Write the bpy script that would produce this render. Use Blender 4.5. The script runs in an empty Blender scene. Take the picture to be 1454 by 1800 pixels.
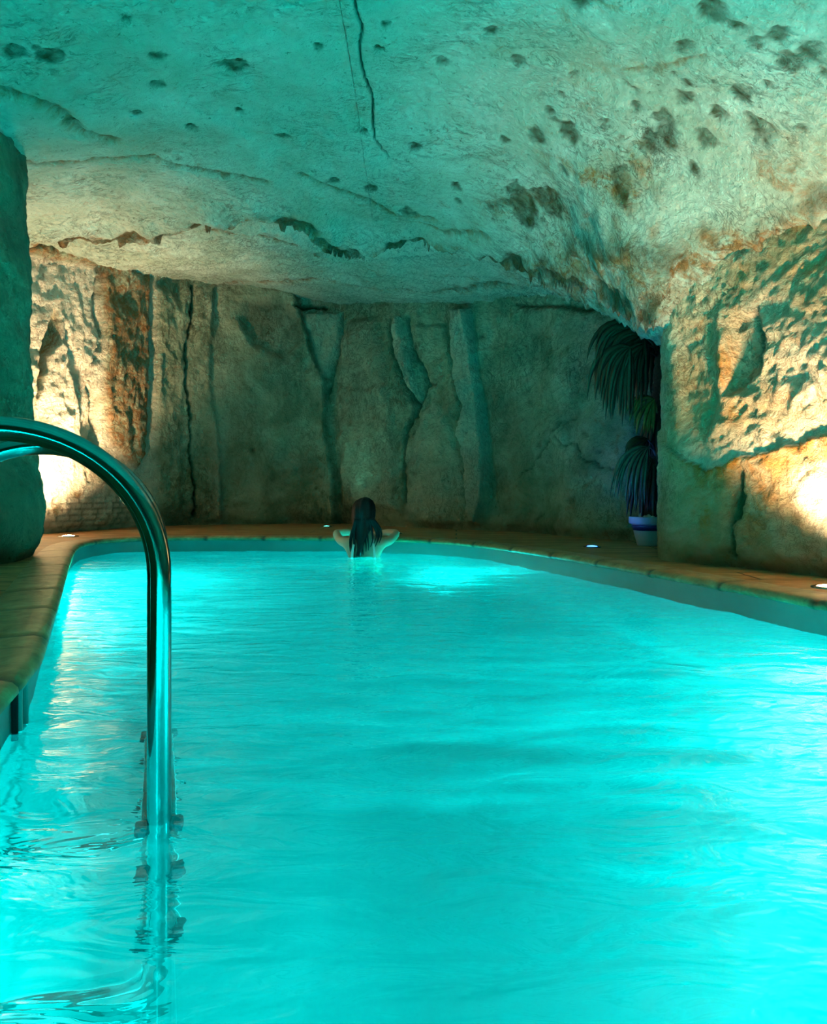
import bpy, bmesh, math, random
import numpy as np
from mathutils import Vector, Matrix

# ------------------------------------------------------------------ camera, world, exposure
F = 1250.0                      # focal length in pixels of the 1454 x 1800 frame
CAMZ = 0.58                     # camera height above the water (water is z = 0)
DECK = 0.135
scene = bpy.context.scene
cam_data = bpy.data.cameras.new('camera')
cam = bpy.data.objects.new('camera', cam_data)
scene.collection.objects.link(cam)
scene.camera = cam
cam.location = (0, 0, CAMZ)
cam.rotation_euler = (math.radians(90), 0, 0)
cam_data.sensor_fit = 'VERTICAL'
cam_data.sensor_height = 36.0
cam_data.lens = 36.0 * F / 1800.0
cam_data.shift_y = -(900 - 860) / 1800.0
cam_data.clip_start = 0.05
scene.view_settings.view_transform = 'Standard'
scene.view_settings.look = 'None'
scene.view_settings.gamma = 1
scene.view_settings.exposure = 0.42
scene.view_settings.use_curve_mapping = False
world = bpy.data.worlds.new('cave_air')
scene.world = world
world.use_nodes = True
world.node_tree.nodes['Background'].inputs[0].default_value = (0.02, 0.10, 0.10, 1)
world.node_tree.nodes['Background'].inputs[1].default_value = 0.2
cy = scene.cycles
cy.max_bounces = 8
cy.diffuse_bounces = 3
cy.glossy_bounces = 4
cy.transmission_bounces = 6
cy.caustics_reflective = False
cy.caustics_refractive = True
cy.sample_clamp_indirect = 8.0
cy.use_denoising = True

# light strengths (W)
P_POOL = 1120.0
P_WARM_L = 520.0
P_WARM_R = 290.0
P_BLUE = 14.0
P_CYAN = 12.0
C_POOL = (0.0, 0.96, 0.96)
C_WARM = (1.0, 0.66, 0.36)

C = scene.collection
PI = math.pi
random.seed(4)


def pix(px, py, Y):
    """world point seen at photograph pixel (px, py) when it stands Y metres away"""
    return ((px - 727) / F * Y, Y, CAMZ - (py - 860) / F * Y)


# ------------------------------------------------------------------ numpy noise
_rs = np.random.RandomState(11)
_perm = np.concatenate([_rs.permutation(256)] * 2)
_g = _rs.normal(size=(256, 3))
_g /= np.linalg.norm(_g, axis=1)[:, None]


def perlin(p):
    p = np.asarray(p, float)
    i = np.floor(p).astype(int)
    f = p - i
    u = f * f * f * (f * (f * 6 - 15) + 10)
    i &= 255
    out = 0
    for dx in (0, 1):
        for dy in (0, 1):
            for dz in (0, 1):
                h = _perm[(_perm[(_perm[(i[:, 0] + dx) & 255] + i[:, 1] + dy) & 255] + i[:, 2] + dz) & 255]
                g = _g[h]
                d = g[:, 0] * (f[:, 0] - dx) + g[:, 1] * (f[:, 1] - dy) + g[:, 2] * (f[:, 2] - dz)
                w = (u[:, 0] if dx else 1 - u[:, 0]) * (u[:, 1] if dy else 1 - u[:, 1]) * (u[:, 2] if dz else 1 - u[:, 2])
                out = out + w * d
    return out * 1.6


def fbm(p, scale, octaves=4, gain=0.5, seed=0.0):
    p = np.asarray(p, float) * scale + seed
    a, s, o = 1.0, 0.0, 0
    for k in range(octaves):
        o = o + a * perlin(p)
        s += a
        a *= gain
        p = p * 2.03 + 7.7
    return o / s


def ridged(p, scale, octaves=4, gain=0.55, seed=0.0):
    p = np.asarray(p, float) * scale + seed
    a, s, o = 1.0, 0.0, 0
    for k in range(octaves):
        o = o + a * (1 - 2 * np.abs(perlin(p)))
        s += a
        a *= gain
        p = p * 2.1 + 3.1
    return o / s


def sstep(a, b, x):
    t = np.clip((x - a) / (b - a), 0, 1)
    return t * t * (3 - 2 * t)


def seg_dist(P, poly):
    """distance and side of 2D points P to a polyline"""
    best = np.full(len(P), 1e9)
    side = np.zeros(len(P))
    for a, b in zip(poly[:-1], poly[1:]):
        a = np.array(a, float); b = np.array(b, float)
        d = b - a
        L = (d @ d) + 1e-12
        t = np.clip(((P - a) @ d) / L, 0, 1)
        q = a + t[:, None] * d
        r = P - q
        dd = np.hypot(r[:, 0], r[:, 1])
        m = dd < best
        best[m] = dd[m]
        side[m] = np.sign(d[0] * r[m, 1] - d[1] * r[m, 0])
    return best, side


def in_poly(P, poly):
    poly = np.array(poly, float)
    c = np.zeros(len(P), bool)
    j = len(poly) - 1
    for i in range(len(poly)):
        xi, yi = poly[i]; xj, yj = poly[j]
        m = ((yi > P[:, 1]) != (yj > P[:, 1])) & (P[:, 0] < (xj - xi) * (P[:, 1] - yi) / (yj - yi + 1e-12) + xi)
        c ^= m
        j = i
    return c


def signed_poly(P, poly):
    d, _ = seg_dist(P, list(poly) + [poly[0]])
    return np.where(in_poly(P, poly), d, -d)


# ------------------------------------------------------------------ materials
def new_mat(name):
    m = bpy.data.materials.new(name)
    m.use_nodes = True
    nt = m.node_tree
    nt.nodes.clear()
    out = nt.nodes.new('ShaderNodeOutputMaterial')
    return m, nt, out


class NB:
    """tiny node-building helper"""
    def __init__(self, nt):
        self.nt = nt

    def n(self, kind, **kw):
        nd = self.nt.nodes.new(kind)
        for k, v in kw.items():
            if k.startswith('i_'):
                key = k[2:]
                key = int(key) if key.isdigit() else key.replace('_', ' ')
                if hasattr(v, 'is_output') or isinstance(v, bpy.types.NodeSocket):
                    self.nt.links.new(v, nd.inputs[key])
                else:
                    nd.inputs[key].default_value = v
            else:
                setattr(nd, k, v)
        return nd

    def noise(self, vec, scale, detail=4, rough=0.55, dist=0.0):
        return self.n('ShaderNodeTexNoise', i_Vector=vec, i_Scale=scale, i_Detail=detail, i_Roughness=rough, i_Distortion=dist).outputs[0]

    def ramp(self, fac, stops):
        r = self.n('ShaderNodeValToRGB', i_Fac=fac)
        el = r.color_ramp.elements
        while len(el) < len(stops):
            el.new(0.5)
        for e, (p, c) in zip(el, stops):
            e.position = p
            e.color = (c, c, c, 1) if isinstance(c, (int, float)) else (*c, 1)
        return r.outputs[0]

    def mix(self, fac, a, b, mode='MIX'):
        nd = self.nt.nodes.new('ShaderNodeMix')
        nd.data_type = 'RGBA'
        nd.blend_type = mode
        for sock, v in ((nd.inputs['Factor'], fac), (nd.inputs[6], a), (nd.inputs[7], b)):
            if isinstance(v, bpy.types.NodeSocket):
                self.nt.links.new(v, sock)
            else:
                sock.default_value = v if isinstance(v, float) or isinstance(v, int) else (*v, 1)
        return nd.outputs[2]

    def math(self, op, a, b=0.0, c=None):
        nd = self.nt.nodes.new('ShaderNodeMath')
        nd.operation = op
        for i, v in enumerate((a, b) if c is None else (a, b, c)):
            if isinstance(v, bpy.types.NodeSocket):
                self.nt.links.new(v, nd.inputs[i])
            else:
                nd.inputs[i].default_value = v
        return nd.outputs[0]


def rock_material(name, cream, tan, rust, dark, fine=1.0, strength=0.7, bumpd=0.02, pits=0.5, flake=(0.7, 1.6, 1.0)):
    m, nt, out = new_mat(name)
    b = NB(nt)
    pos = b.n('ShaderNodeNewGeometry').outputs['Position']
    att = b.n('ShaderNodeAttribute', attribute_name='mask')
    sep = b.n('ShaderNodeSeparateColor', i_Color=att.outputs['Color'])
    big = b.noise(pos, 1.7, 6, 0.62, 0.6)
    mid = b.noise(pos, 9.0, 6, 0.65, 0.4)
    col = b.mix(b.ramp(big, [(0.36, 0.0), (0.62, 1.0)]), cream, tan)
    col = b.mix(b.math('MULTIPLY', b.ramp(mid, [(0.5, 0.0), (0.72, 1.0)]), 0.5), col, tan)
    # rust stains and some ledge shade: painted mask broken up by noise, plus sparse natural veins
    rn = b.ramp(b.noise(pos, 7.0, 7, 0.7, 1.2), [(0.38, 0.0), (0.58, 1.0)])
    rm = b.math('MULTIPLY', sep.outputs[1], rn)
    vein = b.ramp(b.noise(pos, 2.6, 8, 0.72, 1.6), [(0.60, 0.0), (0.70, 0.55)])
    col = b.mix(b.math('MAXIMUM', rm, vein), col, rust)
    # mineral pits and moss spots
    sp = b.ramp(b.noise(pos, 26.0, 5, 0.7, 0.3), [(0.60, 0.0), (0.70, 0.9)])
    col = b.mix(b.math('MULTIPLY', sp, pits), col, dark)
    mp = b.n('ShaderNodeMapping', i_Vector=pos, i_Scale=flake)
    fl = b.math('ABSOLUTE', b.math('SUBTRACT', b.noise(mp.outputs[0], 7.0, 7, 0.66, 1.0), 0.5))
    line = b.ramp(fl, [(0.0, 1.0), (0.016, 0.0)])
    patchy = b.ramp(b.noise(pos, 2.1, 3, 0.5), [(0.42, 0.0), (0.60, 1.0)])
    line = b.math('MULTIPLY', line, patchy)
    col = b.mix(b.math('MULTIPLY', line, 0.4), col, dark)
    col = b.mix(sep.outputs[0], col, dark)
    col = b.mix(sep.outputs[2], col, (0.88, 0.80, 0.66))
    bs = b.n('ShaderNodeBsdfPrincipled', i_Base_Color=col, i_Roughness=0.9)
    bs.inputs['Specular IOR Level'].default_value = 0.15
    h1 = b.noise(pos, 22.0 * fine, 8, 0.68, 0.5)
    vor = b.n('ShaderNodeTexVoronoi', i_Vector=pos, i_Scale=30.0 * fine, i_Randomness=1.0).outputs['Distance']
    h2 = b.noise(pos, 95.0 * fine, 4, 0.6, 0.2)
    h = b.math('ADD', b.math('MULTIPLY', h1, 1.0), b.math('MULTIPLY', h2, 0.28))
    h = b.math('ADD', h, b.math('MULTIPLY', vor, 0.28))
    h = b.math('SUBTRACT', h, b.math('MULTIPLY', line, 0.35))
    bp = b.n('ShaderNodeBump', i_Height=h, i_Strength=strength, i_Distance=bumpd)
    nt.links.new(bp.outputs[0], bs.inputs['Normal'])
    nt.links.new(bs.outputs[0], out.inputs[0])
    return m


def plain(name, color, rough=0.5, metal=0.0, spec=0.5, noise=0.0, nscale=20.0, bump=0.0, emit=None, estr=0.0):
    m, nt, out = new_mat(name)
    b = NB(nt)
    bs = b.n('ShaderNodeBsdfPrincipled', i_Roughness=rough, i_Metallic=metal)
    bs.inputs['Specular IOR Level'].default_value = spec
    pos = b.n('ShaderNodeTexCoord').outputs['Object']
    nz = b.noise(pos, nscale, 5, 0.6)
    lo = tuple(c * (1 - noise) for c in color)
    hi = tuple(min(1, c * (1 + noise)) for c in color)
    nt.links.new(b.mix(b.ramp(nz, [(0.3, 0.0), (0.7, 1.0)]), lo, hi), bs.inputs['Base Color'])
    if bump:
        bp = b.n('ShaderNodeBump', i_Height=nz, i_Strength=bump, i_Distance=0.01)
        nt.links.new(bp.outputs[0], bs.inputs['Normal'])
    if emit:
        bs.inputs['Emission Color'].default_value = (*emit, 1)
        bs.inputs['Emission Strength'].default_value = estr
    nt.links.new(bs.outputs[0], out.inputs[0])
    return m


CREAM, TAN = (0.64, 0.54, 0.40), (0.42, 0.33, 0.21)
RUST, DARK = (0.36, 0.15, 0.04), (0.05, 0.045, 0.02)
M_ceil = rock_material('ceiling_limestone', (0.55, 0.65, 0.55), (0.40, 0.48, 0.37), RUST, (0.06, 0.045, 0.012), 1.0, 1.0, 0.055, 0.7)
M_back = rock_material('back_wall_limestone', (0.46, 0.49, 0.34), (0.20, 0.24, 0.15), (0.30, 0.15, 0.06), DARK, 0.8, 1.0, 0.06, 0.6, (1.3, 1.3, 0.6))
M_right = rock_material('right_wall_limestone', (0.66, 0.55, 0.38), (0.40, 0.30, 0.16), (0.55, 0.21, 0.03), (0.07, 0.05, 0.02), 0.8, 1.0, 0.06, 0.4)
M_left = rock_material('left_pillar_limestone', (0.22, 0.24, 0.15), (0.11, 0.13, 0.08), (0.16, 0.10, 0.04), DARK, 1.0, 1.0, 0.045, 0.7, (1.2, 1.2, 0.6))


def deck_material():
    m, nt, out = new_mat('brown_stone_paving')
    b = NB(nt)
    pos = b.n('ShaderNodeNewGeometry').outputs['Position']
    mp = b.n('ShaderNodeMapping', i_Vector=pos, i_Scale=(1.4, 9.0, 1.0))
    grain = b.noise(mp.outputs[0], 2.2, 8, 0.65, 1.2)
    col = b.ramp(grain, [(0.28, (0.10, 0.035, 0.010)), (0.5, (0.34, 0.15, 0.05)), (0.72, (0.58, 0.33, 0.14))])
    br = b.n('ShaderNodeTexBrick', i_Vector=b.n('ShaderNodeMapping', i_Vector=pos, i_Rotation=(0, 0, 0.06)).outputs[0],
             i_Scale=1.0, i_Mortar_Size=0.008, i_Mortar_Smooth=0.3)
    br.inputs['Brick Width'].default_value = 3.0
    br.inputs['Row Height'].default_value = 0.30
    seam = br.outputs['Fac']
    col = b.mix(seam, col, (0.02, 0.012, 0.006))
    bs = b.n('ShaderNodeBsdfPrincipled', i_Base_Color=col, i_Roughness=0.55)
    h = b.math('SUBTRACT', b.math('MULTIPLY', grain, 0.5), b.math('MULTIPLY', seam, 1.2))
    bp = b.n('ShaderNodeBump', i_Height=h, i_Strength=0.6, i_Distance=0.012)
    nt.links.new(bp.outputs[0], bs.inputs['Normal'])
    nt.links.new(bs.outputs[0], out.inputs[0])
    return m


def coping_material():
    m, nt, out = new_mat('brown_coping_stone')
    b = NB(nt)
    pos = b.n('ShaderNodeNewGeometry').outputs['Position']
    g = b.noise(pos, 9.0, 7, 0.65, 0.8)
    col = b.ramp(g, [(0.3, (0.16, 0.075, 0.03)), (0.55, (0.38, 0.22, 0.10)), (0.75, (0.52, 0.36, 0.20))])
    att = b.n('ShaderNodeAttribute', attribute_name='mask')
    sep = b.n('ShaderNodeSeparateColor', i_Color=att.outputs['Color'])
    col = b.mix(sep.outputs[0], col, (0.02, 0.015, 0.01))
    bs = b.n('ShaderNodeBsdfPrincipled', i_Base_Color=col, i_Roughness=0.45)
    bp = b.n('ShaderNodeBump', i_Height=g, i_Strength=0.4, i_Distance=0.01)
    nt.links.new(bp.outputs[0], bs.inputs['Normal'])
    nt.links.new(bs.outputs[0], out.inputs[0])
    return m


def liner_material():
    m, nt, out = new_mat('pale_turquoise_pool_liner')
    b = NB(nt)
    pos = b.n('ShaderNodeNewGeometry').outputs['Position']
    g = b.noise(pos, 2.5, 5, 0.55, 0.3)
    col = b.ramp(g, [(0.3, (0.07, 0.21, 0.205)), (0.7, (0.10, 0.27, 0.265))])
    bs = b.n('ShaderNodeBsdfPrincipled', i_Base_Color=col, i_Roughness=0.4)
    nt.links.new(bs.outputs[0], out.inputs[0])
    return m


def water_material():
    m, nt, out = new_mat('milky_turquoise_water')
    b = NB(nt)
    pos = b.n('ShaderNodeNewGeometry').outputs['Position']
    mp = b.n('ShaderNodeMapping', i_Vector=pos, i_Scale=(1.0, 2.3, 1.0))
    h = b.noise(mp.outputs[0], 5.0, 3, 0.5, 0.8)
    bp = b.n('ShaderNodeBump', i_Height=h, i_Strength=0.4, i_Distance=0.03).outputs[0]
    refr = b.n('ShaderNodeBsdfRefraction', i_Color=(0.42, 0.75, 0.74, 1), i_Roughness=0.0, i_IOR=1.33, i_Normal=bp).outputs[0]
    tr = b.n('ShaderNodeBsdfTranslucent', i_Color=(0.06, 0.26, 0.255, 1), i_Normal=bp).outputs[0]
    # cloudy share stands in for suspended matter, stronger at a low angle
    fc = b.math('SUBTRACT', 1.0, b.n('ShaderNodeLayerWeight', i_Blend=0.5).outputs['Facing'])
    cloudy = b.ramp(fc, [(0.08, 0.62), (0.42, 0.10)])
    body = b.n('ShaderNodeMixShader', i_0=cloudy, i_1=refr, i_2=tr).outputs[0]
    clear = b.n('ShaderNodeBsdfTransparent', i_Color=(0.8, 1.0, 0.98, 1)).outputs[0]
    body = b.n('ShaderNodeMixShader', i_0=b.ramp(fc, [(0.42, 0.0), (0.75, 0.30)]), i_1=body, i_2=clear).outputs[0]  # clear share added so pool lamp light passes up to the ceiling
    gl = b.n('ShaderNodeBsdfGlossy', i_Color=(1, 1, 1, 1), i_Roughness=0.03, i_Normal=bp).outputs[0]
    fr = b.n('ShaderNodeFresnel', i_IOR=1.33, i_Normal=bp).outputs[0]
    bk = b.n('ShaderNodeNewGeometry').outputs['Backfacing']
    fac = b.math('MULTIPLY', b.math('MULTIPLY', fr, 0.95), b.math('SUBTRACT', 1.0, bk))  # no reflection from below, so more lamp light gets out
    fin = b.n('ShaderNodeMixShader', i_0=fac, i_1=body, i_2=gl).outputs[0]
    nt.links.new(fin, out.inputs[0])
    return m


M_deck, M_coping, M_liner, M_water = deck_material(), coping_material(), liner_material(), water_material()
M_steel = plain('polished_stainless_steel', (0.22, 0.25, 0.25), 0.09, 1.0, noise=0.04)
M_rubber = plain('black_rubber', (0.008, 0.008, 0.010), 0.7, spec=0.1, noise=0.1)
M_tread = plain('ribbed_grey_tread', (0.30, 0.42, 0.42), 0.4, 0.3, noise=0.15, nscale=60)
M_white = plain('white_plastic', (0.72, 0.75, 0.74), 0.35, noise=0.03)
M_slot = plain('dark_slot', (0.01, 0.015, 0.015), 0.6)
M_skin = plain('skin', (0.62, 0.36, 0.25), 0.45, noise=0.05, nscale=12)
M_hair = plain('wet_black_hair', (0.005, 0.005, 0.006), 0.42, spec=0.22, noise=0.3, nscale=40)
M_suit = plain('white_swimwear', (0.85, 0.86, 0.85), 0.6, noise=0.03)
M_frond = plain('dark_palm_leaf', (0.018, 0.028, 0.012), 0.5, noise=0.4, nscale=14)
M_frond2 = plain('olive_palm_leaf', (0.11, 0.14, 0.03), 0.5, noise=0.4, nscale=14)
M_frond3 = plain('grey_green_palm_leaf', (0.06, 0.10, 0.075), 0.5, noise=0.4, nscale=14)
M_trunk = plain('fibrous_palm_trunk', (0.03, 0.02, 0.012), 0.9, noise=0.5, nscale=30, bump=0.8)
M_pot = plain('pale_glazed_pot', (0.42, 0.42, 0.44), 0.35, noise=0.12, nscale=6)
M_potblue = plain('pot_blue_light_paint', (0.02, 0.03, 0.14), 0.35, noise=0.3, nscale=10)
M_soil = plain('potting_soil', (0.03, 0.02, 0.012), 0.95, noise=0.4, nscale=50, bump=0.6)
M_pebble = plain('pale_pebble', (0.6, 0.52, 0.42), 0.7, noise=0.15)


# ------------------------------------------------------------------ object helpers
def link(o, parent=None):
    C.objects.link(o)
    if parent:
        o.parent = parent
    return o


def mesh_obj(name, verts, faces, mat, parent=None, smooth=True, mask=None):
    me = bpy.data.meshes.new(name)
    me.from_pydata([tuple(v) for v in verts] if not isinstance(verts, np.ndarray) else verts.tolist(), [],
                   faces if not isinstance(faces, np.ndarray) else faces.tolist())
    me.update()
    if smooth:
        me.polygons.foreach_set('use_smooth', [True] * len(me.polygons))
    if mask is not None:
        a = me.color_attributes.new('mask', 'FLOAT_COLOR', 'POINT')
        a.data.foreach_set('color', np.ascontiguousarray(mask, dtype=np.float32).ravel())
    me.materials.append(mat)
    return link(bpy.data.objects.new(name, me), parent)


def bm_obj(name, bm, mat, parent=None, smooth=True):
    me = bpy.data.meshes.new(name)
    bmesh.ops.recalc_face_normals(bm, faces=bm.faces)
    bm.to_mesh(me)
    bm.free()
    if smooth:
        me.polygons.foreach_set('use_smooth', [True] * len(me.polygons))
    me.materials.append(mat)
    return link(bpy.data.objects.new(name, me), parent)


def thing(name, label, cat, loc=(0, 0, 0), group=None):
    o = bpy.data.objects.new(name, None)
    o.empty_display_size = 0.1
    o.location = loc
    o['label'] = label
    o['category'] = cat
    if group:
        o['group'] = group
    return link(o)


def struct(o, label=None):
    o['kind'] = 'structure'
    if label:
        o['label'] = label
    return o


def tube(bm, pts, radii, seg=16, cap=True):
    pts = [Vector(p) for p in pts]
    if not hasattr(radii, '__len__'):
        radii = [radii] * len(pts)
    rings = []
    up = None
    for i, p in enumerate(pts):
        t = (pts[min(i + 1, len(pts) - 1)] - pts[max(i - 1, 0)]).normalized()
        if up is None:
            a = Vector((0, 1, 0)) if abs(t.y) < 0.9 else Vector((1, 0, 0))
            up = t.cross(a).normalized()
        up = (up - t * up.dot(t)).normalized()
        w = t.cross(up)
        rings.append([bm.verts.new(p + (up * math.cos(2 * PI * k / seg) + w * math.sin(2 * PI * k / seg)) * radii[i]) for k in range(seg)])
    for r0, r1 in zip(rings[:-1], rings[1:]):
        for k in range(seg):
            bm.faces.new((r0[k], r0[(k + 1) % seg], r1[(k + 1) % seg], r1[k]))
    if cap:
        bm.faces.new(rings[0][::-1])
        bm.faces.new(rings[-1])
    return rings


def lathe(bm, profile, seg=32, center=(0, 0, 0)):
    rings = []
    for r, z in profile:
        rings.append([bm.verts.new((center[0] + r * math.cos(2 * PI * k / seg), center[1] + r * math.sin(2 * PI * k / seg), center[2] + z)) for k in range(seg)])
    for r0, r1 in zip(rings[:-1], rings[1:]):
        for k in range(seg):
            bm.faces.new((r0[k], r0[(k + 1) % seg], r1[(k + 1) % seg], r1[k]))
    bm.faces.new(rings[0][::-1])
    bm.faces.new(rings[-1])


def box(bm, c, s, rot=None, bevel=0.0):
    r = bmesh.ops.create_cube(bm, size=1.0)
    M = Matrix.Translation(c) @ (rot or Matrix.Identity(4)) @ Matrix.Diagonal((*s, 1))
    bmesh.ops.transform(bm, matrix=M, verts=r['verts'])
    if bevel:
        e = list({e for v in r['verts'] for e in v.link_edges})
        bmesh.ops.bevel(bm, geom=e, offset=bevel, segments=2, affect='EDGES', profile=0.5)


def catmull(pts, n, closed=False):
    P = [np.array(p, float) for p in pts]
    out = []
    N = len(P)
    rng = range(N) if closed else range(N - 1)
    for i in rng:
        if closed:
            p0, p1, p2, p3 = P[(i - 1) % N], P[i], P[(i + 1) % N], P[(i + 2) % N]
        else:
            p1, p2 = P[i], P[i + 1]
            p0 = P[i - 1] if i > 0 else 2 * p1 - p2
            p3 = P[i + 2] if i + 2 < N else 2 * p2 - p1
        for k in range(n):
            t = k / n
            out.append(0.5 * ((2 * p1) + (-p0 + p2) * t + (2 * p0 - 5 * p1 + 4 * p2 - p3) * t * t + (-p0 + 3 * p1 - 3 * p2 + p3) * t ** 3))
    if not closed:
        out.append(P[-1])
    return np.array(out)


def resample(P, step, closed=False):
    if closed:
        P = np.vstack([P, P[:1]])
    d = np.r_[0, np.cumsum(np.linalg.norm(np.diff(P, axis=0), axis=1))]
    n = max(2, int(round(d[-1] / step)))
    s = np.linspace(0, d[-1], n + 1)
    Q = np.stack([np.interp(s, d, P[:, k]) for k in range(P.shape[1])], 1)
    return (Q[:-1] if closed else Q), s


def grid_faces(nu, nv):
    i = np.arange(nu - 1)[:, None] * nv + np.arange(nv - 1)[None, :]
    i = i.ravel()
    return np.stack([i, i + nv, i + nv + 1, i + 1], 1)


# ------------------------------------------------------------------ ceiling height field
ridge_px = [(50, 412, 6.35), (200, 408, 6.6), (300, 398, 6.5), (380, 380, 6.3), (450, 378, 6.25), (540, 385, 6.35), (600, 430, 6.8), (680, 418, 6.6), (740, 405, 6.5), (850, 432, 6.2), (950, 476, 5.7), (1060, 497, 5.05), (1155, 545, 4.42)]
ctrl = [pix(*q) for q in ridge_px]
ctrl += [pix(*q) for q in [
    (335, 503, 9.1), (450, 508, 9.2), (560, 525, 9.1), (700, 530, 8.3), (850, 532, 7.6), (1000, 520, 6.7), (1110, 533, 6.1),
    (160, 458, 7.3), (60, 420, 7.0), (270, 478, 8.3), (-150, 420, 7.0),
    (1060, 430, 4.7), (1150, 425, 4.3), (1300, 405, 3.95), (1454, 335, 3.5), (1454, 250, 3.2), (1200, 320, 4.0), (1000, 360, 4.95),
    (727, 300, 5.2), (727, 0, 3.4), (1454, 0, 2.6), (1100, 0, 3.0), (0, 0, 3.2), (-50, 283, 4.6), (300, 270, 5.2), (90, 300, 5.2), (360, 0, 3.35)]]
ctrl += [(0, 0, 2.9), (0, -3.2, 2.8), (2.4, 0.5, 2.3), (2.4, -3, 2.3), (-2.8, 0.5, 2.7), (-2.8, -3, 2.6), (2.6, 4.4, 1.6), (3.2, 6.2, 2.3),
         (2.5, 3.2, 1.9), (2.6, 2.2, 2.1), (-4.8, 6, 2.8), (-4, 9.5, 3.1), (-1.5, 10, 3.1), (1.5, 9.5, 2.8), (2.8, 7.5, 2.5)]
ctrl = np.array(ctrl)


def _tps(r):
    return np.where(r > 0, r * r * np.log(np.maximum(r, 1e-9)), 0)


_K = _tps(np.linalg.norm(ctrl[:, None, :2] - ctrl[None, :, :2], axis=2)) + np.eye(len(ctrl)) * 0.03
_Pm = np.c_[np.ones(len(ctrl)), ctrl[:, :2]]
_A = np.block([[_K, _Pm], [_Pm.T, np.zeros((3, 3))]])
_w = np.linalg.solve(_A, np.r_[ctrl[:, 2], 0, 0, 0])


def ceil_base(x, y):
    out = _w[-3] + _w[-2] * x + _w[-1] * y
    for k in range(len(ctrl)):
        r = np.hypot(x - ctrl[k, 0], y - ctrl[k, 1])
        out = out + _w[k] * _tps(r)
    return out


def hit_ceiling(px, py):
    dx, dz = (px - 727) / F, -(py - 860) / F
    Y = np.arange(1.5, 9.6, 0.01)
    z = CAMZ + dz * Y
    h = ceil_base(dx * Y, Y)
    k = np.argmax(z >= h)
    if not (z >= h).any():
        k = len(Y) - 1
    return (dx * Y[k], Y[k])


def axis_samples(lo, hi, flo, fhi, coarse, fine):
    return np.r_[np.arange(lo, flo, coarse), np.arange(flo, fhi, fine), np.arange(fhi, hi + coarse, coarse)]


xs = np.r_[axis_samples(-5.0, -0.36, -3.9, -0.36, 0.08, 0.017)[:-1], np.arange(-0.36, -0.10, 0.0055), np.arange(-0.10, 2.35, 0.017), np.arange(2.35, 3.6, 0.08)]
ys = axis_samples(-3.6, 9.9, 2.2, 9.5, 0.08, 0.019)
X, Yg = np.meshgrid(xs, ys, indexing='ij')
x, y = X.ravel(), Yg.ravel()
P2 = np.c_[x, y]
z = ceil_base(x, y)
P3 = np.c_[x, y, z]
vis = np.ones(len(x))
mask = np.zeros((len(x), 4)); mask[:, 3] = 1
# broad undulation and chiselled facets
z = z + 0.045 * fbm(P3, 0.9, 4, seed=3)
warp = np.c_[x, y, z] + 0.12 * np.c_[fbm(P3, 2.2, 2, seed=9), fbm(P3, 2.2, 2, seed=19), 0 * x]
z += 0.028 * (ridged(warp * [1, 0.8, 1], 3.0, 5, 0.55, seed=5) - 0.4)
z += 0.012 * fbm(P3, 14, 4, 0.65, seed=33) + 0.012 * (ridged(warp * [1, 0.8, 1], 8.0, 4, 0.6, seed=55) - 0.3)
# strata ridge that crosses the ceiling: a ragged lip with thin ledges behind it
rp = np.array([pix(*q)[:2] for q in ridge_px])
d, s_ = seg_dist(P2 + 0.05 * np.c_[fbm(P3, 3, 3, seed=40), fbm(P3, 3, 3, seed=50)], rp)
behind = (s_ > 0)
back_d = np.where(behind, d, -d)
right_zone = sstep(-0.2, 0.9, x)
lip = np.exp(-(np.maximum(-back_d, 0) / 0.22) ** 2) * (back_d <= 0) + np.exp(-np.maximum(back_d, 0) / 0.05) * (back_d > 0)
z -= 0.20 * lip * (0.6 + 0.7 * fbm(P3, 2.2, 3, seed=60))
terr = (back_d + 0.10 * fbm(P3, 2.5, 4, seed=70)) / 0.33
z -= np.where(behind, 0.07 * ((terr % 1.0) ** 4) * np.exp(-back_d / 1.6), 0)
mask[:, 1] = np.maximum(mask[:, 1], 0.9 * np.exp(-(d / 0.09) ** 2))
crev = np.exp(-((back_d + 0.03 + 0.05 * fbm(P3, 6, 3, seed=83)) / 0.055) ** 2) * sstep(-0.22, 0.12, fbm(P3, 3, 3, seed=81))
z += 0.07 * crev
mask[:, 0] = np.maximum(mask[:, 0], 0.9 * crev)  # crevice shade painted in darker along the lip
# rougher hanging rock at the right of the ridge and along the right wall
rz = sstep(0.5, 1.2, x) * sstep(3.2, 4.4, y + 0.35 * x)
z += 0.05 * rz * (ridged(warp, 5.5, 5, 0.6, seed=15) - 0.3)
mask[:, 1] = np.maximum(mask[:, 1], 0.75 * rz * sstep(-0.1, 0.3, fbm(P3, 3.0, 3, seed=91)))
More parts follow.
